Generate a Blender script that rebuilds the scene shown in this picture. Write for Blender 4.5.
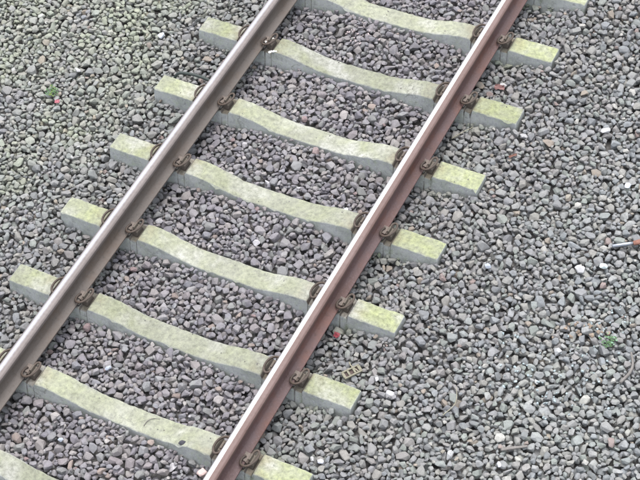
import bpy, bmesh, math, random
import numpy as np
from mathutils import Vector, Matrix, Euler, noise

random.seed(7); rng = np.random.default_rng(11)
for o in list(bpy.data.objects): bpy.data.objects.remove(o)
SC = bpy.context.scene
COL = SC.collection

# ------------------------------------------------------------------ camera
cam = bpy.data.cameras.new('camera'); camo = bpy.data.objects.new('camera', cam); COL.objects.link(camo)
camo.location = (4.1500, -4.9194, 7.9285)
camo.rotation_euler = Euler((math.radians(38.85831), math.radians(5.86276), math.radians(27.45049)), 'XYZ')
cam.sensor_width = 36; cam.lens = 1643.65 / 640 * 36; cam.clip_start = .1; cam.clip_end = 500
SC.camera = camo
SC.render.resolution_x = 1024; SC.render.resolution_y = 768

# ------------------------------------------------------------------ overcast sky and soft sun
SUN_EL, SUN_AZ = math.radians(75), math.radians(-15)      # azimuth clockwise from +Y
w = bpy.data.worlds.new('World'); SC.world = w; w.use_nodes = True
nt = w.node_tree; nt.nodes.clear()
sky = nt.nodes.new('ShaderNodeTexSky'); sky.sky_type = 'NISHITA'; sky.sun_disc = False
sky.sun_elevation = SUN_EL; sky.sun_rotation = SUN_AZ; sky.dust_density = 4; sky.air_density = 1.0; sky.ozone_density = 1
hs = nt.nodes.new('ShaderNodeHueSaturation'); hs.inputs['Saturation'].default_value = .32
bg = nt.nodes.new('ShaderNodeBackground'); bg.inputs['Strength'].default_value = .15
wo = nt.nodes.new('ShaderNodeOutputWorld')
nt.links.new(sky.outputs[0], hs.inputs['Color']); nt.links.new(hs.outputs[0], bg.inputs['Color']); nt.links.new(bg.outputs[0], wo.inputs['Surface'])
sl = bpy.data.lights.new('sun', 'SUN'); sl.energy = .82; sl.angle = math.radians(60); sl.color = (1, .985, .985)
so = bpy.data.objects.new('sun', sl); COL.objects.link(so)
sd = Vector((math.cos(SUN_EL) * math.sin(SUN_AZ), math.cos(SUN_EL) * math.cos(SUN_AZ), math.sin(SUN_EL)))
so.rotation_euler = sd.to_track_quat('Z', 'Y').to_euler(); so.location = sd * 30
vs = SC.view_settings; vs.view_transform = 'Standard'; vs.look = 'None'; vs.gamma = 1; vs.use_curve_mapping = False; vs.exposure = 1.36

# ------------------------------------------------------------------ helpers
def link(o, parent=None):
    COL.objects.link(o)
    if parent: o.parent = parent
    return o
def tag(o, label=None, cat=None, group=None, kind=None):
    if label: o['label'] = label
    if cat: o['category'] = cat
    if group: o['group'] = group
    if kind: o['kind'] = kind
    return o
def pydata(name, v, f, mats, parent=None, smooth=False, loc=None):
    me = bpy.data.meshes.new(name); me.from_pydata([tuple(p) for p in v], [], f); me.update()
    if not isinstance(mats, (list, tuple)): mats = [mats]
    for m in mats: me.materials.append(m)
    if smooth: me.polygons.foreach_set('use_smooth', [True] * len(me.polygons))
    o = bpy.data.objects.new(name, me)
    if loc: o.location = loc
    return link(o, parent)
def empty(name, loc, rz=0):
    o = bpy.data.objects.new(name, None); o.location = loc; o.rotation_euler = (0, 0, rz); o.empty_display_size = .1
    return link(o)
def tube(path, r, seg=8, caps=True, flat=1.0, n0=None):
    """vertices and faces of a tube along a path; r is a number or one per point"""
    P = [Vector(p) for p in path]; n = len(P); rr = r if hasattr(r, '__len__') else [r] * n
    v, f = [], []; up = Vector(n0) if n0 else Vector((.13, .21, 1)).normalized()
    for i, p in enumerate(P):
        t = (P[min(i + 1, n - 1)] - P[max(i - 1, 0)]).normalized()
        a = (up - t * up.dot(t)); a = a.normalized() if a.length > 1e-5 else t.orthogonal().normalized()
        b = t.cross(a); up = a
        for k in range(seg):
            th = 2 * math.pi * k / seg
            v.append(p + (a * math.sin(th) * flat + b * math.cos(th)) * rr[i])
    for i in range(n - 1):
        for k in range(seg):
            f.append((i * seg + k, i * seg + (k + 1) % seg, (i + 1) * seg + (k + 1) % seg, (i + 1) * seg + k))
    if caps: f.append(tuple(range(seg - 1, -1, -1))); f.append(tuple((n - 1) * seg + k for k in range(seg)))
    return v, f
def spline(pts, m=6):
    P = [Vector(p) for p in pts]; P = [P[0] * 2 - P[1]] + P + [P[-1] * 2 - P[-2]]; out = []
    for i in range(1, len(P) - 2):
        for k in range(m):
            t = k / m; a, b, c, d = P[i - 1:i + 3]
            out.append(.5 * ((2 * b) + (c - a) * t + (2 * a - 5 * b + 4 * c - d) * t * t + (3 * b - a - 3 * c + d) * t ** 3))
    out.append(P[-2]); return out
def bevel_mesh(verts, faces, off=.003, seg=2):
    bm = bmesh.new(); vv = [bm.verts.new(p) for p in verts]
    for q in faces: bm.faces.new([vv[i] for i in q])
    bmesh.ops.recalc_face_normals(bm, faces=bm.faces)
    bmesh.ops.bevel(bm, geom=bm.edges[:], offset=off, segments=seg, affect='EDGES', profile=.6)
    bm.verts.index_update()
    v = [p.co.copy() for p in bm.verts]; f = [tuple(q.index for q in x.verts) for x in bm.faces]; bm.free()
    return v, f
def hullbox(pts, off=.003, seg=2):
    bm = bmesh.new()
    for p in pts: bm.verts.new(p)
    bmesh.ops.convex_hull(bm, input=bm.verts)
    bmesh.ops.dissolve_limit(bm, angle_limit=.05, verts=bm.verts[:], edges=bm.edges[:])
    bmesh.ops.bevel(bm, geom=bm.edges[:], offset=off, segments=seg, affect='EDGES', profile=.6)
    bm.verts.index_update()
    v = [p.co.copy() for p in bm.verts]; f = [tuple(q.index for q in x.verts) for x in bm.faces]; bm.free()
    return v, f

# ------------------------------------------------------------------ materials
class NT:
    def __init__(s, name):
        s.m = bpy.data.materials.new(name); s.m.use_nodes = True; s.t = s.m.node_tree; s.t.nodes.clear()
        s.out = s.t.nodes.new('ShaderNodeOutputMaterial'); s.b = s.t.nodes.new('ShaderNodeBsdfPrincipled')
        s.t.links.new(s.b.outputs[0], s.out.inputs['Surface']); s.tc = s.t.nodes.new('ShaderNodeTexCoord')
    def n(s, typ, **k):
        q = s.t.nodes.new(typ)
        for a, v in k.items():
            if a.startswith('_'): setattr(q, a[1:], v)
            else: s.set(q.inputs[a.replace('__', ' ')], v)
        return q
    def set(s, inp, v):
        if isinstance(v, bpy.types.NodeSocket): s.t.links.new(v, inp)
        else: inp.default_value = v
    def noise(s, scale, det=4, rough=.6, vec=None, out='Fac'):
        q = s.n('ShaderNodeTexNoise', Scale=scale, Detail=det, Roughness=rough)
        s.t.links.new(vec or s.tc.outputs['Object'], q.inputs['Vector']); return q.outputs[out]
    def ramp(s, fac, stops, interp='LINEAR'):
        q = s.t.nodes.new('ShaderNodeValToRGB'); s.t.links.new(fac, q.inputs[0]); q.color_ramp.interpolation = interp
        e = q.color_ramp.elements
        while len(e) < len(stops): e.new(.5)
        for x, (p, c) in zip(e, stops):
            x.position = p; x.color = (c, c, c, 1) if not hasattr(c, '__len__') else (*c, 1)
        return q.outputs[0]
    def mix(s, fac, a, b, mode='MIX'):
        q = s.t.nodes.new('ShaderNodeMix'); q.data_type = 'RGBA'; q.blend_type = mode
        s.set(q.inputs[0], fac)
        for i, v in ((6, a), (7, b)):
            if isinstance(v, (tuple, list)): v = (*v, 1) if len(v) == 3 else v
            s.set(q.inputs[i], v)
        return q.outputs[2]
    def math(s, op, a, b=0.0, c=0.0, clamp=False):
        q = s.t.nodes.new('ShaderNodeMath'); q.operation = op; q.use_clamp = clamp
        s.set(q.inputs[0], a); s.set(q.inputs[1], b); s.set(q.inputs[2], c); return q.outputs[0]
    def maprange(s, v, a, b, c=0.0, d=1.0):
        q = s.n('ShaderNodeMapRange'); s.set(q.inputs[0], v); s.set(q.inputs[1], a); s.set(q.inputs[2], b); s.set(q.inputs[3], c); s.set(q.inputs[4], d)
        q.clamp = True; return q.outputs[0]
    def bump(s, h, strength, dist):
        q = s.n('ShaderNodeBump', Strength=strength, Distance=dist, Height=h); s.t.links.new(q.outputs[0], s.b.inputs['Normal'])
    def done(s, color, rough=.9, metal=0.0, spec=.3):
        s.set(s.b.inputs['Base Color'], (*color, 1) if isinstance(color, tuple) else color)
        s.set(s.b.inputs['Roughness'], rough); s.set(s.b.inputs['Metallic'], metal); s.set(s.b.inputs['Specular IOR Level'], spec)
        return s.m

def m_stone():
    s = NT('ballast_stone')
    a = s.n('ShaderNodeAttribute', _attribute_name='tone')
    n1 = s.noise(55, 5, .65); n2 = s.noise(260, 3, .7); n3 = s.noise(14, 4, .6)
    c = s.mix(s.maprange(n1, .3, .7, 0, .55), a.outputs['Color'], (.14, .135, .13), 'MIX')
    c = s.mix(.75, c, s.ramp(n2, [(.25, .62), (.5, 1.0), (.75, 1.28)]), 'MULTIPLY')
    lf = s.maprange(n3, .56, .72, 0, .22); c = s.mix(lf, c, (.30, .33, .27))
    s.bump(s.math('ADD', s.math('MULTIPLY', n1, .7), s.math('MULTIPLY', n2, .35)), .55, .006)
    return s.done(c, .85, 0, .25)
def m_ground():
    s = NT('track_bed_grit')
    v = s.n('ShaderNodeTexVoronoi', Scale=24); s.t.links.new(s.tc.outputs['Object'], v.inputs['Vector'])
    n = s.noise(60, 5, .7)
    c = s.mix(s.maprange(v.outputs['Distance'], .1, .6, 0, 1), (.15, .145, .14), (.07, .067, .065))
    c = s.mix(.6, c, s.ramp(n, [(.3, .5), (.7, 1.2)]), 'MULTIPLY')
    s.bump(s.math('MULTIPLY', v.outputs['Distance'], -1), .9, .03)
    return s.done(c, .95)
def m_concrete():
    s = NT('lichen_concrete')
    oi = s.n('ShaderNodeObjectInfo'); rnd = oi.outputs['Random']
    off = s.n('ShaderNodeVectorMath', _operation='ADD'); s.t.links.new(s.tc.outputs['Object'], off.inputs[0])
    cx = s.n('ShaderNodeCombineXYZ', X=s.math('MULTIPLY', rnd, 31.0), Y=s.math('MULTIPLY', rnd, 17.0)); s.t.links.new(cx.outputs[0], off.inputs[1])
    V = off.outputs[0]
    n1 = s.noise(5, 5, .6, V); n2 = s.noise(38, 6, .72, V); n3 = s.noise(300, 3, .75, V); n4 = s.noise(11, 4, .55, V)
    sx = s.n('ShaderNodeSeparateXYZ'); s.t.links.new(s.tc.outputs['Object'], sx.inputs[0]); X = sx.outputs[0]
    geo = s.n('ShaderNodeNewGeometry'); sn = s.n('ShaderNodeSeparateXYZ'); s.t.links.new(geo.outputs['True Normal'], sn.inputs[0])
    up = s.maprange(sn.outputs[2], .55, .9)
    base = s.ramp(n1, [(.3, (.195, .198, .172)), (.7, (.275, .278, .248))])
    sidec = s.ramp(n1, [(.3, (.33, .345, .345)), (.7, (.46, .475, .47))])  # blue-grey sides, albedo raised to stand in for light on these faces
    # lichen: strongest on the stubs outside the rails
    prof = s.ramp(s.maprange(X, -1.25, 1.25), [(0, .42), (.035, .50), (.11, .92), (.16, .3), (.27, .58), (.36, .46), (.48, .30), (.64, .48), (.76, .26), (.84, .85), (.90, 1.0), (1, .92)])
    lf = s.math('MULTIPLY', prof, s.maprange(s.math('ADD', s.math('MULTIPLY', n4, .6), s.math('MULTIPLY', n2, .4)), .33, .62, .35, 1.0))
    lich = s.ramp(n2, [(.3, (.215, .24, .115)), (.7, (.305, .33, .18))])
    top = s.mix(lf, base, lich)
    # dark brown-grey tone over the seats beside the rails
    ax = s.math('ABSOLUTE', s.math('SUBTRACT', s.math('ABSOLUTE', X), .755))
    seat_dark = s.math('MULTIPLY', s.maprange(ax, .134, .152, 1, 0), s.maprange(n2, .3, .6, .75, 1))
    top = s.mix(s.math('MULTIPLY', seat_dark, .95), top, (.075, .066, .058))
    pale = s.math('MULTIPLY', s.maprange(s.noise(4.2, 3, .5, V), .50, .66, 0, .75), s.maprange(n2, .35, .6, .4, 1)); top = s.mix(pale, top, (.36, .36, .34))
    wash = s.math('MULTIPLY', s.maprange(ax, .15, .26, 1, 0), s.maprange(n4, .42, .62, 0, .5)); top = s.mix(wash, top, (.20, .165, .125)); tint = s.maprange(rnd, 0, 1, .86, 1.1); tc_ = s.n('ShaderNodeCombineColor', Red=tint, Green=tint, Blue=tint); top = s.mix(1.0, top, tc_.outputs[0], 'MULTIPLY')
    side = s.mix(s.maprange(n2, .5, .66, 0, .5), sidec, (.22, .27, .15))
    seam = s.math('MULTIPLY', s.maprange(s.math('ABSOLUTE', s.math('SUBTRACT', s.math('ABSOLUTE', X), .885)), .004, .022, 1, 0), s.maprange(n4, .45, .6, 0, .6)); seam = s.math('MULTIPLY', seam, s.maprange(X, 0, .1)); side = s.mix(seam, side, (.13, .165, .085)); side = s.mix(s.maprange(n4, .45, .62, 0, .35), side, (.22, .25, .19)); side = s.mix(s.maprange(s.noise(70, 3, .7, V), .58, .66, 0, .6), side, (.50, .53, .53))
    nx = s.maprange(s.math('ABSOLUTE', sn.outputs[0]), .2, .5); side = s.mix(s.math('MULTIPLY', nx, s.maprange(ax, .15, .17, 1, 0)), side, (.085, .075, .066)); c = s.mix(up, side, top)
    c = s.mix(.8, c, s.ramp(n2, [(.3, .6), (.5, 1.0), (.7, 1.25)]), 'MULTIPLY')
    c = s.mix(.7, c, s.ramp(n3, [(.25, .55), (.5, 1.0), (.75, 1.25)]), 'MULTIPLY')
    crack = s.n('ShaderNodeTexVoronoi', _feature='DISTANCE_TO_EDGE', Scale=3.2)
    wv = s.n('ShaderNodeVectorMath', _operation='ADD'); s.t.links.new(V, wv.inputs[0])
    nc = s.noise(9, 3, .6, V, 'Color'); sc = s.n('ShaderNodeVectorMath', _operation='SCALE'); s.t.links.new(nc, sc.inputs[0]); sc.inputs['Scale'].default_value = .22
    s.t.links.new(sc.outputs[0], wv.inputs[1]); s.t.links.new(wv.outputs[0], crack.inputs['Vector'])
    ck = s.math('MULTIPLY', s.maprange(crack.outputs['Distance'], .004, .016, 1, 0), s.maprange(n1, .52, .6, 0, .55))
    c = s.mix(ck, c, (.12, .12, .10))
    s.bump(s.math('ADD', s.math('MULTIPLY', n2, .8), s.math('MULTIPLY', n3, .25)), .5, .006)
    return s.done(c, .9, 0, .2)
def m_rust(name, c1, c2, c3, sc=1.0, rough=.62, spec=.45, c4=(.10, .065, .042)):
    s = NT(name)
    mp = s.n('ShaderNodeMapping', Scale=(1, .22, 1)); s.t.links.new(s.tc.outputs['Object'], mp.inputs['Vector'])
    n1 = s.noise(7 * sc, 5, .6, mp.outputs[0]); n2 = s.noise(70 * sc, 5, .75); n3 = s.noise(300, 2, .7)
    c = s.mix(s.maprange(n1, .35, .65), c1, c2)
    c = s.mix(s.maprange(n2, .52, .70, 0, .8), c, c3); n5 = s.noise(2.2, 5, .7); c = s.mix(s.maprange(n5, .50, .66, 0, .5), c, c4); c = s.mix(s.maprange(s.noise(26, 5, .75), .56, .68, 0, .5), c, tuple(a * .5 for a in c1))
    c = s.mix(.5, c, s.ramp(n3, [(.3, .6), (.7, 1.25)]), 'MULTIPLY')
    s.bump(n2, .4, .002)
    return s.done(c, rough, 0.0, spec)
def m_polish(name, col, rough):
    s = NT(name)
    mp = s.n('ShaderNodeMapping', Scale=(60, .6, 60)); s.t.links.new(s.tc.outputs['Object'], mp.inputs['Vector'])
    n = s.noise(3, 4, .6, mp.outputs[0]); n2 = s.noise(40, 4, .6)
    r = s.math('ADD', rough, s.math('MULTIPLY', s.math('SUBTRACT', n, .5), .15))
    c = s.mix(s.maprange(n2, .55, .75, 0, .25), col, (.40, .36, .34))
    return s.done(c, r, 1.0, .5)
def m_head(name, c1, c2, steel, x0_, x1_, soft, rough):
    # running band worn bright on top of the head, rust where no wheel touches
    s = NT(name)
    sx = s.n('ShaderNodeSeparateXYZ'); s.t.links.new(s.tc.outputs['Object'], sx.inputs[0]); X = sx.outputs[0]
    mp = s.n('ShaderNodeMapping', Scale=(30, .5, 30)); s.t.links.new(s.tc.outputs['Object'], mp.inputs['Vector'])
    st = s.noise(3, 4, .6, mp.outputs[0]); n2 = s.noise(45, 4, .65); n1 = s.noise(4, 4, .6)
    xx = s.math('ADD', X, s.math('MULTIPLY', s.math('SUBTRACT', n2, .5), soft * .5))
    wear = s.math('MULTIPLY', s.maprange(xx, x0_ - soft, x0_ + soft), s.maprange(xx, x1_ - soft, x1_ + soft, 1, 0))
    wear = s.math('MULTIPLY', wear, s.maprange(sx.outputs[2], .148, .154))
    rust = s.mix(s.maprange(n1, .35, .65), c1, c2); rust = s.mix(s.maprange(n2, .5, .7, 0, .6), rust, tuple(a * .75 for a in c1))
    c = s.mix(wear, rust, s.mix(s.maprange(st, .5, .75, 0, .25), steel, tuple(a * .7 for a in steel)))
    r_ = s.mix(wear, (.6, .6, .6), s.math('ADD', rough, s.math('MULTIPLY', s.math('SUBTRACT', st, .5), .2)))
    s.set(s.b.inputs['Roughness'], r_)
    m = s.done(c, .5, 0, .5); s.set(s.b.inputs['Metallic'], wear); s.set(s.b.inputs['Roughness'], r_); return m
def m_plain(name, col, rough=.7, var=.35, sc=80, metal=0, spec=.35, bump=.3):
    s = NT(name); n = s.noise(sc, 4, .65)
    c = s.mix(1.0, (*col,), s.ramp(n, [(.25, 1 - var), (.75, 1 + var)]), 'MULTIPLY')
    s.bump(n, bump, .002); return s.done(c, rough, metal, spec)

M = dict(
    head_l=m_head('worn_head_grey', (.125, .105, .098), (.155, .132, .125), (.47, .50, .56), -.015, -.004, .014, .28),
    head_r=m_head('worn_head_red', (.105, .062, .053), (.13, .084, .076), (.80, .80, .82), -.0325, -.003, .003, .30),
    stone=m_stone(), ground=m_ground(), concrete=m_concrete(),
    rust_l=m_rust('taupe_rail_rust', (.098, .083, .072), (.125, .106, .093), (.085, .064, .052), 1.0),
    rust_r=m_rust('red_brown_rail_rust', (.090, .045, .036), (.105, .068, .068), (.15, .105, .115), 1.2, .62, .45, (.155, .058, .034)),
    edge_l=m_rust('brown_head_rust', (.20, .165, .152), (.25, .21, .20), (.19, .15, .14), .8, .5),
    edge_r=m_rust('red_head_rust', (.175, .115, .105), (.215, .150, .142), (.15, .09, .08), .8, .5),
    band_l=m_polish('worn_steel', (.72, .73, .76), .36), band_r=m_polish('bright_steel', (.92, .92, .93), .30),
    clip=m_rust('clip_rust', (.062, .048, .040), (.09, .070, .058), (.125, .108, .09), 3, .7, .3),
    iron=m_rust('shoulder_iron', (.10, .082, .07), (.14, .12, .10), (.18, .17, .14), 3, .8, .2),
    pad=m_plain('pad_rubber', (.05, .048, .045), .8), nylon=m_plain('insulator_nylon', (.17, .14, .12), .7),
    moss=m_plain('moss_green', (.12, .17, .05), .95, .5, 200))

# ------------------------------------------------------------------ layout
SLY = {0: (3.62, 3.62), 1: (3.022, 3.022), 2: (2.428, 2.430), 3: (1.826, 1.832), 4: (1.211, 1.215), 5: (.633, .617),
       6: (.028, .020), 7: (-.570, -.562), 8: (-1.160, -1.168), 9: (-1.765, -1.77), 10: (-2.37, -2.37)}
RX = .7525
HALF = 1.203
SEAT = -.012
def smooth(t): t = max(0., min(1., t)); return t * t * (3 - 2 * t)
def beam_top(x):
    ax = abs(x); z = -.064 * smooth((.55 - ax) / .36)
    z += (SEAT - .002) * smooth((ax - .604) / .016) * smooth((.892 - ax) / .014)
    q = abs(ax - RX); z -= .013 * smooth((q - .080) / .008) * smooth((.139 - q) / .010)
    if ax > 1.17: z -= .004 * (ax - 1.17) / .033
    return z
def slate(k, x): a, b = SLY[k]; return a + (b - a) * (x + 1.2) / 2.4

# ------------------------------------------------------------------ ballast: stones dropped one by one on a height field
QUAD = [(-2.8, 1.55), (1.51, 3.22), (2.85, -.36), (-.47, -1.84)]
cq = np.mean(QUAD, 0); EXP = [(np.array(p) - cq) * (1 + .95 / np.linalg.norm(np.array(p) - cq)) + cq for p in QUAD]
RES = .006; CS = 32; CELL = CS * RES
x0, y0 = min(p[0] for p in EXP) - .1, min(p[1] for p in EXP) - .1
NX = int((max(p[0] for p in EXP) - x0) / CELL) + 2; NY = int((max(p[1] for p in EXP) - y0) / CELL) + 2
PAD = 9
gx = x0 + (np.arange(NX * CS + 2 * PAD) - PAD + .5) * RES; gy = y0 + (np.arange(NY * CS + 2 * PAD) - PAD + .5) * RES
GX, GY = np.meshgrid(gx, gy, indexing='ij')
def vnoise(X, Y, s, seed):
    r = np.random.default_rng(seed); T = r.random((64, 64)); u, v = X / s + 100, Y / s + 100
    i, j = np.floor(u).astype(int), np.floor(v).astype(int); fu, fv = u - i, v - j; fu = fu * fu * (3 - 2 * fu); fv = fv * fv * (3 - 2 * fv)
    g = lambda a, b: T[a % 64, b % 64]
    return (g(i, j) * (1 - fu) + g(i + 1, j) * fu) * (1 - fv) + (g(i, j + 1) * (1 - fu) + g(i + 1, j + 1) * fu) * fv
def level(X, Y):
    k = [-3, -1.75, -1.42, -1.24, -1.1, -.9, -.75, -.6, -.42, 0, .42, .6, .75, .9, 1.05, 1.2, 1.4, 3.5]
    z = [-.055, -.060, -.075, -.062, -.086, -.106, -.118, -.104, -.080, -.060, -.082, -.104, -.114, -.097, -.062, -.032, -.031, -.03]
    return np.interp(X, k, z) + .014 * (vnoise(X, Y, .33, 3) - .5) + .007 * (vnoise(X, Y, .12, 4) - .5)
LV = level(GX, GY)
H = LV - .078
BL = np.zeros_like(H, bool)
for k in SLY:
    yc = SLY[k][0] + (SLY[k][1] - SLY[k][0]) * (GX + 1.2) / 2.4
    BL |= (np.abs(GX) < HALF + .004) & (np.abs(GY - yc) < np.where(np.abs(GX) < .45, .077, .085))
H[BL] = 2.0
def inquad(x, y):
    ok = np.ones_like(x, bool)
    for a, b in zip(EXP, EXP[1:] + EXP[:1]): ok &= ((b[0] - a[0]) * (y - a[1]) - (b[1] - a[1]) * (x - a[0])) < 0
    return ok
ph = 8; dd = np.arange(-ph, ph + 1)
def rotmats(n):
    yaw = rng.random(n) * 2 * np.pi; ta = rng.random(n) * 2 * np.pi; tilt = np.abs(rng.normal(0, .38, n)); tilt = np.where(rng.random(n) < .10, rng.random(n) * 1.5, tilt)
    ax, ay = np.cos(ta), np.sin(ta); c, s = np.cos(tilt), np.sin(tilt); C = 1 - c
    T = np.stack([np.stack([c + ax * ax * C, ax * ay * C, ay * s], 1), np.stack([ax * ay * C, c + ay * ay * C, -ax * s], 1), np.stack([-ay * s, ax * s, c], 1)], 1)
    cy, sy, z, o = np.cos(yaw), np.sin(yaw), np.zeros(n), np.ones(n)
    Z = np.stack([np.stack([cy, -sy, z], 1), np.stack([sy, cy, z], 1), np.stack([z, z, o], 1)], 1)
    return T @ Z
stones = []
cells = np.array([(i, j) for i in range(NX) for j in range(NY)])
cc = np.array([x0, y0]) + (cells + .5) * CELL
cells = cells[inquad(cc[:, 0], cc[:, 1])]
ROUNDS = 76; KC = 12
for rd in range(ROUNDS):
    for par in range(4):
        cs = cells[(cells[:, 0] % 2 == par // 2) & (cells[:, 1] % 2 == par % 2)]; n = len(cs)
        small = rng.random(n) < (.07 if rd < 58 else .85)
        a = np.clip(rng.lognormal(math.log(.0268), .25, n), .017, .0435); a = np.where(small, rng.uniform(.011, .019, n), a)
        ab = np.stack([a, a * rng.uniform(.60, .92, n), a * rng.uniform(.42, .74, n)], 1)
        R = rotmats(n); Mq = np.einsum('nij,nj,nkj->nik', R, 1 / (ab * .96) ** 2, R)
        pi_ = cs[:, 0:1] * CS + PAD + rng.integers(0, CS, (n, KC)); pj = cs[:, 1:2] * CS + PAD + rng.integers(0, CS, (n, KC))
        dx = (dd * RES)[None, :, None]; dy = (dd * RES)[None, None, :]
        m = lambda i, j: Mq[:, i, j][:, None, None]
        b = m(0, 2) * dx + m(1, 2) * dy; c = m(0, 0) * dx * dx + 2 * m(0, 1) * dx * dy + m(1, 1) * dy * dy - 1
        disc = b * b - m(2, 2) * c; ins = disc > 0; sq = np.sqrt(np.maximum(disc, 0))
        lo = np.where(ins, (-b - sq) / m(2, 2), 1e3); hi = np.where(ins, (-b + sq) / m(2, 2), -1e3)
        I = pi_[:, :, None, None] + dd[None, None, :, None]; J = pj[:, :, None, None] + dd[None, None, None, :]
        zc = (H[I, J] - lo[:, None]).reshape(n, KC, -1).max(2)
        sc = zc - LV[pi_, pj]; best = sc.argmin(1); ar = np.arange(n)
        zb, sb = zc[ar, best], sc[ar, best]; pi2, pj2 = pi_[ar, best], pj[ar, best]
        ok = sb < (.004 - .25 * ab[:, 2] + rng.uniform(-.004, .006, n))
        I2 = pi2[:, None, None] + dd[None, :, None]; J2 = pj2[:, None, None] + dd[None, None, :]
        new = np.where(ok[:, None, None] & ins, zb[:, None, None] + hi, -1e3)
        H[I2, J2] = np.maximum(H[I2, J2], new)
        for q in np.nonzero(ok)[0]:
            stones.append((gx[pi2[q]], gy[pj2[q]], zb[q], ab[q], R[q], pi2[q], pj2[q], hi[q], ins[q]))
print('stones dropped', len(stones))
keep = []
for s_ in stones:
    i, j = s_[5], s_[6]; h = H[i - ph:i + ph + 1, j - ph:j + ph + 1]; t = s_[2] + s_[7]
    own = (s_[8] & (t > h - .0015)).sum(); near = (s_[8] & (t > h - .016)).sum()
    if own >= 2 or near > .25 * s_[8].sum(): keep.append(s_)
print('stones kept', len(keep))

def proto_stone(r):
    bm = bmesh.new(); pts = r.normal(size=(26, 3)); pts /= np.linalg.norm(pts, axis=1)[:, None]
    pts = np.sign(pts) * np.abs(pts) ** .85; pts *= r.uniform(.95, 1.07, (len(pts), 1))
    for _ in range(r.integers(6, 9)):
        d = r.normal(size=3); d /= np.linalg.norm(d); h = r.uniform(.55, .84); q = pts @ d; ex = np.maximum(q - h, 0); pts = pts - ex[:, None] * d
    for p in pts: bm.verts.new(p * 1.06)
    res = bmesh.ops.convex_hull(bm, input=bm.verts)
    junk = [g for g in bm.verts if not g.link_faces]; bmesh.ops.delete(bm, geom=junk, context='VERTS')
    bmesh.ops.dissolve_limit(bm, angle_limit=.16, verts=bm.verts[:], edges=bm.edges[:])
    bmesh.ops.triangulate(bm, faces=bm.faces[:])
    bmesh.ops.recalc_face_normals(bm, faces=bm.faces)
    bm.verts.index_update(); v = np.array([p.co for p in bm.verts]); f = np.array([[q.index for q in x.verts] for x in bm.faces]); bm.free()
    return v, f
PROTO = [proto_stone(rng) for _ in range(90)]
PAL = np.array([(.195, .190, .197), (.215, .207, .208), (.210, .203, .190), (.235, .222, .200), (.180, .188, .198), (.165, .163, .170), (.200, .212, .205),
                (.245, .242, .238), (.140, .143, .150), (.212, .195, .188), (.190, .205, .185), (.212, .212, .216)])
def stone_colour(x, y, r):
    c = PAL[r.integers(len(PAL))]; c = (c * .85 + PAL.mean(0) * .15 + np.array((-.003, .0, .004))) * r.uniform(.91, 1.13)
    q = r.random()
    if q < .004: c = np.array((.45, .45, .46)) * r.uniform(.75, 1.1)
    elif q < .018: c = np.array((.25, .21, .175)) * r.uniform(.8, 1.15)
    elif q < .05: c = np.array((.33, .32, .30)) * r.uniform(.85, 1.1)
    elif q < .056: c = np.array((.225, .17, .16)) * r.uniform(.8, 1.1)
    # algae growing on the stones left of the track
    g = float(vnoise(np.array(x), np.array(y), .35, 8)) * .6 + float(vnoise(np.array(x), np.array(y), .11, 9)) * .4
    left = smooth((-x - .95) / .7) * smooth((y + .9) / 1.6)
    mo = max(0, g - .22) * 1.9 * left * r.uniform(.3, 1.25) + (.25 * max(0, g - .45) if x > -1 else 0)
    mo = min(mo * .85, .7)
    c = c * (1 - mo) + np.array((.265, .295, .205)) * mo
    if x < -1.1: c = c * (1 + .12 * left)
    # shoulder to the right of the track is paler and faintly blue-green
    d = smooth((x - 1.2) / 1.0); c = c * (1 + .10 * d) + np.array((.005, .012, .011)) * d
    if .76 < x < 1.08:
        yy = min(abs(y - slate(k, x)) for k in SLY); gg = smooth((.17 - yy) / .08) * smooth((1.08 - x) / .12) * r.uniform(0, .75); c = c * (1 - gg) + np.array((.15, .19, .11)) * gg
    if abs(x) < .72: c = c * .93 + np.array((.013, .001, .013))
    return np.clip(c, .02, .8)
def build_stones(name, lst, mat, colf, seed):
    r = np.random.default_rng(seed); V, F, Cc, n = [], [], [], 0
    for s_ in lst:
        v, f = PROTO[r.integers(len(PROTO))]
        p = (v * s_[3]) @ s_[4].T + np.array(s_[:3]); V.append(p); F.append(f + n); n += len(v)
        c = colf(s_[0], s_[1], r); Cc.append(np.tile(np.array([*c, 1.0]), (len(v), 1)))
    V = np.concatenate(V); F = np.concatenate(F); Cc = np.concatenate(Cc)
    me = bpy.data.meshes.new(name); me.vertices.add(len(V)); me.vertices.foreach_set('co', V.astype(np.float32).ravel())
    me.loops.add(F.size); me.loops.foreach_set('vertex_index', F.astype(np.int32).ravel())
    me.polygons.add(len(F)); me.polygons.foreach_set('loop_start', np.arange(0, F.size, 3, dtype=np.int32))
    me.update(calc_edges=True)
    at = me.color_attributes.new('tone', 'FLOAT_COLOR', 'POINT'); at.data.foreach_set('color', Cc.astype(np.float32).ravel())
    me.materials.append(mat); me.shade_flat() if hasattr(me, 'shade_flat') else None
    o = bpy.data.objects.new(name, me); print(name, len(F), 'tris'); return link(o)

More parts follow.
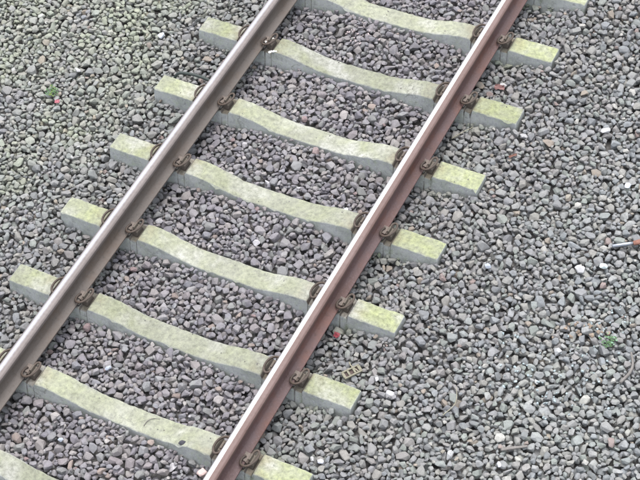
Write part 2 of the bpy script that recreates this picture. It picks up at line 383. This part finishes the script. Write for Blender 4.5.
# ground sheet: follows the bed under the stones, reaches the horizon
gxs = [-120, -40, -15, -7] + list(np.arange(-5, 5.01, .14)) + [7, 15, 40, 120]
GG = np.array(gxs); A, B = np.meshgrid(GG, GG, indexing='ij'); Z = level(A, B) - .060
Z[(np.abs(A) > 4.9) | (np.abs(B) > 4.9)] = -.06
n = len(gxs)
ground = pydata('ground', np.stack([A, B, Z], 2).reshape(-1, 3), [(i * n + j, (i + 1) * n + j, (i + 1) * n + j + 1, i * n + j + 1) for i in range(n - 1) for j in range(n - 1)], M['ground'])
tag(ground, 'dark grit track bed under the stones', kind='structure')
bal = build_stones('ballast', keep, M['stone'], stone_colour, 5)
tag(bal, 'crushed grey and mauve ballast stones filling the track bed, greener on the left', 'ballast', kind='stuff')
def top(x, y, r=.012):
    i = int((x - gx[0]) / RES); j = int((y - gy[0]) / RES); q = max(1, int(r / RES))
    h = H[i - q:i + q + 1, j - q:j + q + 1]; h = h[h < 1]
    return float(np.percentile(h, 85)) if h.size else 0.0

# ------------------------------------------------------------------ rails
def rail(name, x, top_m, edge_m, body_m, label, band):
    e = empty(name, (x, 0, 0)); tag(e, label, 'rail', 'rails of the track')
    Y0, Y1 = -4.6, 5.4; ys = np.linspace(Y0, Y1, 60)
    def sweep(nm, prof, mats, mi):
        v, f = [], []; m = len(prof)
        for y in ys:
            for (a, b) in prof: v.append((a, y, b))
        for i in range(len(ys) - 1):
            for k in range(m): f.append((i * m + k, i * m + (k + 1) % m, (i + 1) * m + (k + 1) % m, (i + 1) * m + k))
        f.append(tuple(range(m))); f.append(tuple((len(ys) - 1) * m + k for k in range(m - 1, -1, -1)))
        o = pydata(nm, v, f, mats, e)
        o.data.polygons.foreach_set('material_index', [mi[i % m] if i < m * (len(ys) - 1) else 0 for i in range(len(f))])
        bm = bmesh.new(); bm.from_mesh(o.data); bmesh.ops.recalc_face_normals(bm, faces=bm.faces)
        for q in bm.faces: q.smooth = len(q.verts) == 4
        for q in bm.edges:
            if len(q.link_faces) == 2 and q.calc_face_angle(0) > math.radians(32): q.smooth = False
        bm.to_mesh(o.data); bm.free()
        return o
    # head: crowned top with rounded gauge corners
    T = .1600
    tp = []
    for t in np.linspace(-1, 1, 15):
        a = abs(t) * .0350; z = T - .0009 * (a / .022) ** 2 - (max(0, a - .0225) / .0125) ** 2 * .0085
        tp.append((t * .0350, z))
    head = tp + [(.0363, .1330), (.0345, .1285), (.0105, .1205), (-.0105, .1205), (-.0345, .1285), (-.0363, .1330)]
    mi = [0] * len(head)
    for k in range(14):
        mid = (tp[k][0] + tp[k + 1][0]) / 2
        if band[0] < mid < band[1]: mi[k] = 1
    sweep('rail_head', head, [top_m], [0] * len(head))
    web = [(.0105, .1205), (.0100, .075), (.0110, .045), (.0190, .0285), (-.0190, .0285), (-.0110, .045), (-.0100, .075), (-.0105, .1205)]
    sweep('rail_web', web, [body_m], [0] * 8)
    foot = [(.0190, .0285), (.0300, .0235), (.0660, .0130), (.0698, .0105), (.0700, .0020), (.0680, .0002), (-.0680, .0002), (-.0700, .0020), (-.0698, .0105), (-.0660, .0130), (-.0300, .0235), (-.0190, .0285)]
    sweep('rail_foot', foot, [body_m], [0] * 12)
    return e
rail('rail', -RX, M['head_l'], M['edge_l'], M['rust_l'], 'left hand steel rail with wide dull silver head and grey brown foot', (-.031, .014))
rail('rail', RX, M['head_r'], M['edge_r'], M['rust_r'], 'right hand steel rail with narrow bright head and red brown rusty foot', (-.034, .004))

# ------------------------------------------------------------------ sleepers
def make_beam(k):
    xs = sorted(set([round(float(x), 4) for x in np.linspace(-HALF, HALF, 97)] + [s * q for s in (-1, 1) for q in (.664, .672, .833, .841, .603, .609, .615, .621, .877, .883, .888, .893, 1.199, HALF)]))
    prof = []; v, f = [], []
    def sec(x):
        z = beam_top(x); end = max(0, (abs(x) - (HALF - .004)) / .004)
        p = []; hw = .0705 - .004 * end; seat = smooth((abs(x) - .604) / .014) * smooth((.892 - abs(x)) / .014); hw += .004 * seat
        for t in (-1, -.93, -.6, -.2, .2, .6, .93, 1):
            p.append((t * hw, z - (.0045 if abs(t) == 1 else .0008 if abs(t) > .9 else 0) - .003 * end))
        p += [(hw + .009, z - .040), (hw + .022, z - .095), (.122, -.20), (-.122, -.20), (-hw - .022, z - .095), (-hw - .009, z - .040)]
        return p
    m = 14
    for x in xs:
        for (a, b) in sec(x):
            p = Vector((x * 2.3, a * 2.3 + k * 3.1, b * 2.3)); d = noise.noise(p * 3.2) * .0010 + noise.noise(p * 9) * .0018 + noise.noise(p * 30) * .0013 - max(0, noise.noise(p * 6.5 + Vector((9, 4, 2))) - .38) * .03 * (abs(abs(a) - .0705) < .004)
            edge = 1 if abs(abs(a) - .07) < .006 and b > -.09 else .5
            v.append((x, a + (d * 1.6 * edge if a else 0), b + d * edge * 1.3))
    for i in range(len(xs) - 1):
        for j in range(m): f.append((i * m + j, (i + 1) * m + j, (i + 1) * m + (j + 1) % m, i * m + (j + 1) % m))
    f.append(tuple(range(m))); f.append(tuple((len(xs) - 1) * m + j for j in range(m - 1, -1, -1)))
    me = bpy.data.meshes.new('concrete_beam'); me.from_pydata(v, [], f); me.materials.append(M['concrete'])
    bm = bmesh.new(); bm.from_mesh(me); bmesh.ops.recalc_face_normals(bm, faces=bm.faces)
    for q in bm.faces: q.smooth = True
    for q in bm.edges:
        if len(q.link_faces) == 2 and q.calc_face_angle(0) > math.radians(28): q.smooth = False
    bm.to_mesh(me); bm.free(); return me
# fastening (u away from the rail, y along it); copied four times to each sleeper
ZS = SEAT
path = spline([(.088, -.040, .028), (.088, -.010, .028), (.088, .022, .029), (.092, .046, .031), (.106, .058, .034), (.123, .050, .038), (.133, .024, .042), (.132, -.010, .045),
               (.122, -.038, .045), (.104, -.058, .042), (.080, -.064, .037), (.060, -.056, .033), (.050, -.036, .032), (.052, -.012, .032), (.060, .006, .030)], 5)
cv, cf = tube(path, .0076, 8)
ME_CLIP = bpy.data.meshes.new('rail_clip'); ME_CLIP.from_pydata([tuple(p) for p in cv], [], cf); ME_CLIP.materials.append(M['clip']); ME_CLIP.polygons.foreach_set('use_smooth', [len(p.vertices) == 4 for p in ME_CLIP.polygons])
sv, sf = hullbox([(.076, -.034, ZS - .018), (.076, .034, ZS - .018), (.122, -.040, ZS - .018), (.122, .040, ZS - .018), (.080, -.028, .022), (.080, .028, .022), (.108, -.028, .024), (.108, .028, .024), (.119, -.03, .006), (.119, .03, .006)], .004, 2)
sv2, sf2 = hullbox([(.083, -.024, .020), (.083, .024, .020), (.101, -.024, .020), (.101, .024, .020), (.086, -.021, .046), (.086, .021, .046), (.099, -.021, .046), (.099, .021, .046)], .004, 2)
# housing has a bore for the centre leg: two cheeks and a cap
sf = sf + [tuple(i + len(sv) for i in q) for q in sf2]; sv = sv + sv2
ME_SH = bpy.data.meshes.new('clip_shoulder'); ME_SH.from_pydata([tuple(p) for p in sv], [], sf); ME_SH.materials.append(M['iron'])
iv, if_ = hullbox([(.044, -.030, .0225), (.044, .030, .0225), (.071, -.030, .0140), (.071, .030, .0140), (.0775, -.030, .0135), (.0775, .030, .0135), (.0775, -.030, .0200), (.0775, .030, .0200), (.046, -.028, .0275), (.046, .028, .0275)], .0015, 1)
ME_IN = bpy.data.meshes.new('insulator'); ME_IN.from_pydata([tuple(p) for p in iv], [], if_); ME_IN.materials.append(M['nylon'])
pv, pf = hullbox([(a, b, c) for a in (-.078, .078) for b in (-.062, .062) for c in (ZS + .001, .0)], .001, 1)
ME_PAD = bpy.data.meshes.new('rail_pad'); ME_PAD.from_pydata([tuple(p) for p in pv], [], pf); ME_PAD.materials.append(M['pad'])
LAB = {0: 'concrete sleeper just beyond the top edge of the photo',
       1: 'concrete sleeper cut by the top edge, only its right stub end showing',
       2: 'concrete sleeper at the top edge, its curved middle cut off at upper left',
       3: 'topmost concrete sleeper seen whole, with white droppings by its left clip',
       4: 'concrete sleeper with a dark cable running behind its left stub, second seen whole',
       5: 'concrete sleeper crossing just above the centre of the photo, third seen whole',
       6: 'concrete sleeper crossing just below the centre of the photo, fourth seen whole',
       7: 'concrete sleeper whose right stub lies just below the slotted metal scrap',
       8: 'concrete sleeper carrying the small black square chip, left stub cut by the left edge',
       9: 'pale concrete sleeper showing only its middle in the bottom left corner',
       10: 'concrete sleeper just beyond the bottom edge of the photo'}
for k in sorted(SLY):
    yl, yr = SLY[k]; rz = math.atan2(yr - yl, 2.4)
    e = empty('concrete_sleeper', (0, (yl + yr) / 2, 0), rz); tag(e, LAB[k], 'sleeper', 'concrete sleepers under the rails')
    link(bpy.data.objects.new('concrete_beam', make_beam(k)), e)
    for sx in (-1, 1):
        o = link(bpy.data.objects.new('rail_pad', ME_PAD), e); o.location.x = sx * RX
        for so_ in (-1, 1):
            for nm, me in (('rail_clip', ME_CLIP), ('clip_shoulder', ME_SH), ('insulator', ME_IN)):
                o = link(bpy.data.objects.new(nm, me), e); o.location.x = sx * RX
                if so_ < 0: o.rotation_euler.z = math.pi
                if nm == 'rail_clip': o.rotation_euler.z += random.uniform(-.05, .05) * .4; o.location.y = random.uniform(-.003, .003)
    if k == 3:   # bird droppings splashed round the clip
        for i in range(7):
            a, b = [(-.672, -.03), (-.655, .02), (-.64, -.062), (-.63, -.05), (-.60, -.066), (-.585, -.060), (-.69, -.055)][i]
            r_ = [.011, .014, .012, .010, .012, .008, .009][i]
            vv = [(a, b, beam_top(a) + (.055 if a < -.65 else .003))]
            for t in range(9): q = r_ * random.uniform(.6, 1.3); vv.append((a + q * math.cos(t * .698), b + q * math.sin(t * .698), beam_top(a + q * math.cos(t * .698)) + (.046 if a < -.65 else .001)))
            if i == 0: M['white'] = m_plain('dropping_white', (.72, .72, .70), .8, .1)
            pydata('white_dropping', vv, [(0, t + 1, (t + 1) % 9 + 1) for t in range(9)], M['white'], e, True)

# ------------------------------------------------------------------ litter and single finds
def solo_stone(name, x, y, size, col, label, cat, rz=0, flat=.6, seed=0, group=None, dz=0, elong=.75):
    r = np.random.default_rng(seed + 50); v, f = PROTO[r.integers(len(PROTO))]
    v = v * np.array([size, size * elong, size * flat]) * .5; c, s = math.cos(rz), math.sin(rz)
    v = np.stack([v[:, 0] * c - v[:, 1] * s, v[:, 0] * s + v[:, 1] * c, v[:, 2]], 1)
    key = 'c%s' % (col,)
    if key not in M: M[key] = m_plain('pale_chip', col, .75, .12, 60)
    o = pydata(name, v, [tuple(int(a) for a in q) for q in f], M[key], loc=(x, y, top(x, y, .02) + size * flat * .28 + dz))
    return tag(o, label, cat, group)
W = (.40, .40, .405); WB = (.32, .35, .40); CR = (.62, .58, .50)
for i, (x, y, s_, c, lab) in enumerate([
    (1.759, 1.928, .060, W, 'flat white stone on the ballast right of the second sleeper stub from the top'),
    (2.029, .825, .070, W, 'long pale flat stone a short way left of the grey rod'),
    (2.141, .897, .050, (.55, .62, .62), 'squarish pale bluish stone nearest the grey rod'),
    (2.050, 1.554, .048, (.58, .62, .70), 'small pale lilac stone above the grey rod near the right edge'),
    (1.505, .629, .050, WB, 'pale bluish stone right of the sleeper stub at mid height'),
    (1.245, -.376, .034, W, 'small white pebble right of the slotted metal scrap'),
    (1.201, -1.002, .040, (.66, .68, .78), 'white pebble right of the lowest sleeper stub'),
    (-1.459, 1.650, .055, (.56, .60, .68), 'pale stone in the ballast left of the topmost left stub'),
    (-.268, -1.478, .036, WB, 'small pale blue stone left of centre between the two lowest sleepers'),
    (-1.820, 1.115, .050, W, 'white flat stone among the green stones at upper left'),
    (2.122, -.619, .032, (.72, .72, .85), 'small white lilac stone near the bottom edge at lower right'),
    (-.287, -.927, .036, WB, 'small pale stone between the sleeper with the black chip and the one above it'),
    (.471, .740, .032, (.62, .64, .72), 'small pale stone tucked behind the mid sleeper next to the right rail'),
    ]):
    solo_stone('pale_stone', x, y, s_ * 1.1, c, lab, 'stone', random.uniform(0, 3), .5, i, 'pale stones lying on the ballast', .004)
solo_stone('pink_pebble', .606, -1.325, .070, (.46, .35, .33), 'rounded pinkish pebble against the right rail at the bottom edge', 'pebble', .9, .8, 44, dz=.022, elong=.92)
solo_stone('buff_stone', -.66, -.50, .10, (.36, .34, .27), 'long buff stone beside the left rail above the sleeper end', 'stone', .35, .5, 32, dz=.006, elong=.45)
solo_stone('dark_chip', .412, -1.214, .046, (.045, .045, .055), 'small black square chip on the front edge of the lowest full sleeper', 'chip', .4, .45, 33, dz=0).location.z = beam_top(.412) + .003
def ribbon(name, pts, r, mat, label, cat, seg=6, flat=1.0, m=6):
    v, f = tube(spline(pts, m), r if not hasattr(r, '__len__') else np.interp(np.linspace(0, 1, (len(pts) - 1) * m + 1), np.linspace(0, 1, len(r)), r), seg, True, flat)
    o = pydata(name, v, f, mat, None, True); return tag(o, label, cat)
def T(x, y, d=0): return (x, y, top(x, y) + d)
M['rubber'] = m_plain('dark_cable_sheath', (.035, .045, .042), .6, .3)
ribbon('cable', [(-1.17, 1.31, -.10), (-1.12, 1.328, -.005), (-1.04, 1.345, .008), (-.95, 1.352, .006), (-.87, 1.356, -.012), (-.78, 1.36, -.045), (-.70, 1.36, -.10)], .0105, M['rubber'],
       'dark cable lying behind the left sleeper stub and passing under the left rail', 'cable')
# grey rod with an orange end
e = empty('metal_rod', (2.20, 1.09, top(2.20, 1.09, .03) + .014), math.atan2(.075, .10) * .9); tag(e, 'short shiny grey rod with an orange end lying at the right edge', 'rod')
M['zinc'] = m_plain('zinc_grey', (.28, .30, .33), .32, .15, 60, .8, .5); M['orange'] = m_plain('orange_rust', (.20, .095, .07), .7, .3)
v, f = tube([(-.075, 0, 0), (-.070, 0, 0), (.03, 0, .001), (.055, 0, .001)], [.008, .0125, .0125, .011], 12); pydata('rod_shaft', v, f, M['zinc'], e, True)
v, f = tube([(.0555, 0, .001), (.058, 0, .001), (.10, .004, .002), (.165, .01, .0), (.175, .011, 0)], [.012, .018, .020, .018, .009], 10, flat=.6); pydata('rod_end', v, f, M['orange'], e, True)
# slotted scrap of metal beside the right stub of sleeper 7
px, py = 1.085, -.385; e = empty('metal_scrap', (px, py, top(px, py, .03) + .010), .95); tag(e, 'rusty slotted metal scrap with three bars above the right stub near the bottom', 'scrap')
M['scrap'] = m_plain('scrap_olive', (.185, .175, .13), .8, .25)
for nm, b in (('scrap_rim', (-.058, -.028, .058, -.018)), ('scrap_rim', (-.058, .018, .058, .028)), ('scrap_bar', (-.060, -.0175, -.044, .0175)), ('scrap_bar', (-.026, -.0175, -.014, .0175)), ('scrap_bar', (.010, -.0175, .022, .0175)), ('scrap_bar', (.042, -.0175, .060, .0175))):
    v, f = hullbox([(b[i], b[j], z) for i in (0, 2) for j in (1, 3) for z in (-.006, .006)], .0015, 1); pydata(nm, v, f, M['scrap'], e)
v, f = hullbox([(x, y, z) for x in (-.055, .055) for y in (-.024, .024) for z in (-.012, -.0065)], .001, 1); pydata('scrap_back', v, f, m_plain('scrap_dark', (.07, .05, .045), .8), e)
# crumpled bits
def crumple(name, x, y, sx, sy, col, label, cat, seed, rz=0):
    r = random.Random(seed); n = 6; v, f = [], []
    for i in range(n):
        for j in range(n):
            a, b = (i / (n - 1) - .5), (j / (n - 1) - .5); z = r.uniform(0, .35) * min(sx, sy)
            v.append((a * sx * (1 - .25 * abs(b)) + r.uniform(-.1, .1) * sx * .5, b * sy * (1 - .25 * abs(a)) + r.uniform(-.1, .1) * sy * .5, z))
    for i in range(n - 1):
        for j in range(n - 1): f.append((i * n + j, (i + 1) * n + j, (i + 1) * n + j + 1, i * n + j + 1))
    o = pydata(name, v, f, m_plain(name + '_skin', col, .6, .2), loc=(x, y, top(x, y, .02) + .002)); o.rotation_euler.z = rz
    md = o.modifiers.new('thick', 'SOLIDIFY'); md.thickness = .0015
    return tag(o, label, cat)
crumple('red_wrapper', .861, -.154, .040, .038, (.19, .035, .045), 'small crumpled red wrapper on the stones beside the right rail', 'wrapper', 1)
crumple('brown_leaf', .945, 2.085, .070, .045, (.17, .09, .085), 'dark brown curled leaf between two stubs right of the right rail', 'leaf', 2, .3)
crumple('torn_paper', .960, 2.118, .055, .018, (.38, .37, .37), 'torn white paper strip lying against the brown leaf', 'paper', 3, .2)
crumple('rust_flake', 1.289, 1.514, .060, .020, (.13, .062, .046), 'red brown flake on the ballast between two right stubs near the top', 'flake', 4, .9)
crumple('pink_scrap', -1.800, .815, .035, .030, (.40, .15, .18), 'tiny pink scrap among the green stones at the left', 'scrap', 5, .4)
# twigs
M['straw'] = m_plain('dry_straw', (.27, .255, .19), .8, .2); M['bark'] = m_plain('grey_bark', (.16, .15, .14), .85, .3)
ribbon('dry_stalk', [T(1.70, -.45, .010), T(1.735, -.37, .014), T(1.725, -.31, .014), T(1.694, -.25, .010)], [.0028, .0022, .0015], M['straw'], 'pale dry curved stalk on the ballast at lower right', 'stalk')
ribbon('dry_twig', [T(.83, 1.57, .008), T(.88, 1.62, .012), T(.93, 1.68, .008)], [.004, .003, .002], M['straw'], 'pale twig beside the right rail below the third right stub', 'twig')
ribbon('straw_stem', [T(1.02, -.30, .010), T(1.06, -.345, .012), T(1.12, -.37, .01)], [.0045, .003], M['straw'], 'short straw stem beside the slotted metal scrap', 'stem')
ribbon('dark_stick', [T(2.534, .155, .012), T(2.56, .23, .014), T(2.555, .30, .014), T(2.517, .374, .012)], [.010, .009, .006], M['bark'], 'dark grey curved stick near the right edge below the weed', 'stick')
ribbon('flat_stick', [T(2.09, -.52, .008), T(2.15, -.485, .012), T(2.22, -.445, .008)], [.012, .011, .008], M['bark'], 'dark flat stick near the bottom edge at lower right', 'stick', flat=.5)
ribbon('grass_stem', [(.125, -1.190, beam_top(.13) + .004), (.128, -1.155, beam_top(.13) + .006), (.150, -1.125, beam_top(.15) + .006), (.190, -1.110, beam_top(.19) + .004)], [.0025, .0022, .001], M['bark'], 'thin dark curled stem lying on the lowest full sleeper', 'stem')
# pale chippings scattered in patches
def chips(name, spots, col, label, cat, mat, seed):
    r = np.random.default_rng(seed); L = []
    for (cx_, cy_, sg, n_, s0) in spots:
        for _ in range(n_):
            x, y = r.normal(cx_, sg), r.normal(cy_, sg * .8); a = r.uniform(.5, 1.2) * s0
            L.append((x, y, top(x, y, .006) + a * .25, np.array([a, a * .8, a * .6]), rotmats(1)[0]))
    o = build_stones(name, L, mat, lambda x, y, q: np.array(col) * q.uniform(.7, 1.2), seed); return tag(o, label, cat, kind='stuff')
chips('blue_chippings', [(2.33, .47, .06, 22, .009), (2.30, .22, .09, 16, .009), (2.02, -.02, .13, 34, .009), (2.40, .62, .05, 10, .008), (1.86, .12, .06, 8, .010), (2.2, -.2, .1, 8, .009), (2.32, .05, .12, 14, .009)],
      (.36, .44, .46), 'tiny pale blue green chippings scattered between the stones at lower right', 'chippings', M['stone'], 3)
chips('pink_chippings', [(-.22, 2.18, .05, 14, .010), (-.10, 2.20, .05, 10, .009)], (.42, .35, .35), 'pinkish white chippings spilled between the two topmost sleepers', 'chippings', M['stone'], 4)
chips('buff_chippings', [(2.16, .38, .06, 14, .014), (2.26, .46, .05, 6, .018)], (.27, .205, .15), 'orange buff chippings in a small patch left of the weed', 'chippings', M['stone'], 6)
# weed and moss
M['leaf'] = m_plain('weed_leaf', (.06, .12, .05), .7, .4, 120); M['leaf2'] = m_plain('weed_leaf_pale', (.15, .26, .17), .7, .2, 120)
def weed(name, x, y, R_, n_, label, mat, mat2, seed, cat='weed'):
    e = empty(name, (x, y, top(x, y, .03))); tag(e, label, cat); r = random.Random(seed)
    for nm, mt, cnt in (('foliage', mat, n_), ('pale_foliage', mat2, n_ // 3)):
        v, f = [], []
        for i in range(cnt):
            t = r.random() * 6.28; d = R_ * math.sqrt(r.random()); c = Vector((d * math.cos(t), d * math.sin(t), r.uniform(.0, .022)))
            a = r.random() * 6.28; L_ = r.uniform(.009, .018); dr = Vector((math.cos(a), math.sin(a), r.uniform(0, .6))); sd_ = Vector((-math.sin(a), math.cos(a), 0)) * L_ * .45
            b = len(v); v += [c, c + dr * L_ * .5 + sd_, c + dr * L_ + Vector((0, 0, -.002)), c + dr * L_ * .5 - sd_]; f.append((b, b + 1, b + 2, b + 3))
        pydata(nm, v, f, mt, e)
weed('weed', 2.368, .395, .045, 44, 'small green weed growing between stones near the right edge', M['leaf'], M['leaf2'], 1)
weed('moss_cushion', -1.877, .875, .045, 60, 'green moss cushion in the ballast at the left beside the pink scrap', M['leaf'], M['moss'], 2, 'moss')
# crumbs of stone that trains and feet have thrown onto the sleepers
r_ = np.random.default_rng(77); L_ = []
for k in SLY:
    for _ in range(9):
        x = r_.uniform(-1.19, 1.19)
        if .58 < abs(x) < .90: continue
        a = r_.uniform(.0028, .0060); L_.append((x, slate(k, x) + r_.uniform(-.064, .064), beam_top(x) + a * .3, np.array([a, a * .8, a * .6]), rotmats(1)[0]))
tag(build_stones('sleeper_grit', L_, M['stone'], lambda x, y, q: np.array((.15, .145, .14)) * q.uniform(.5, 1.5), 78), 'tiny grey crumbs of stone lying on the sleeper tops', 'grit', kind='stuff')
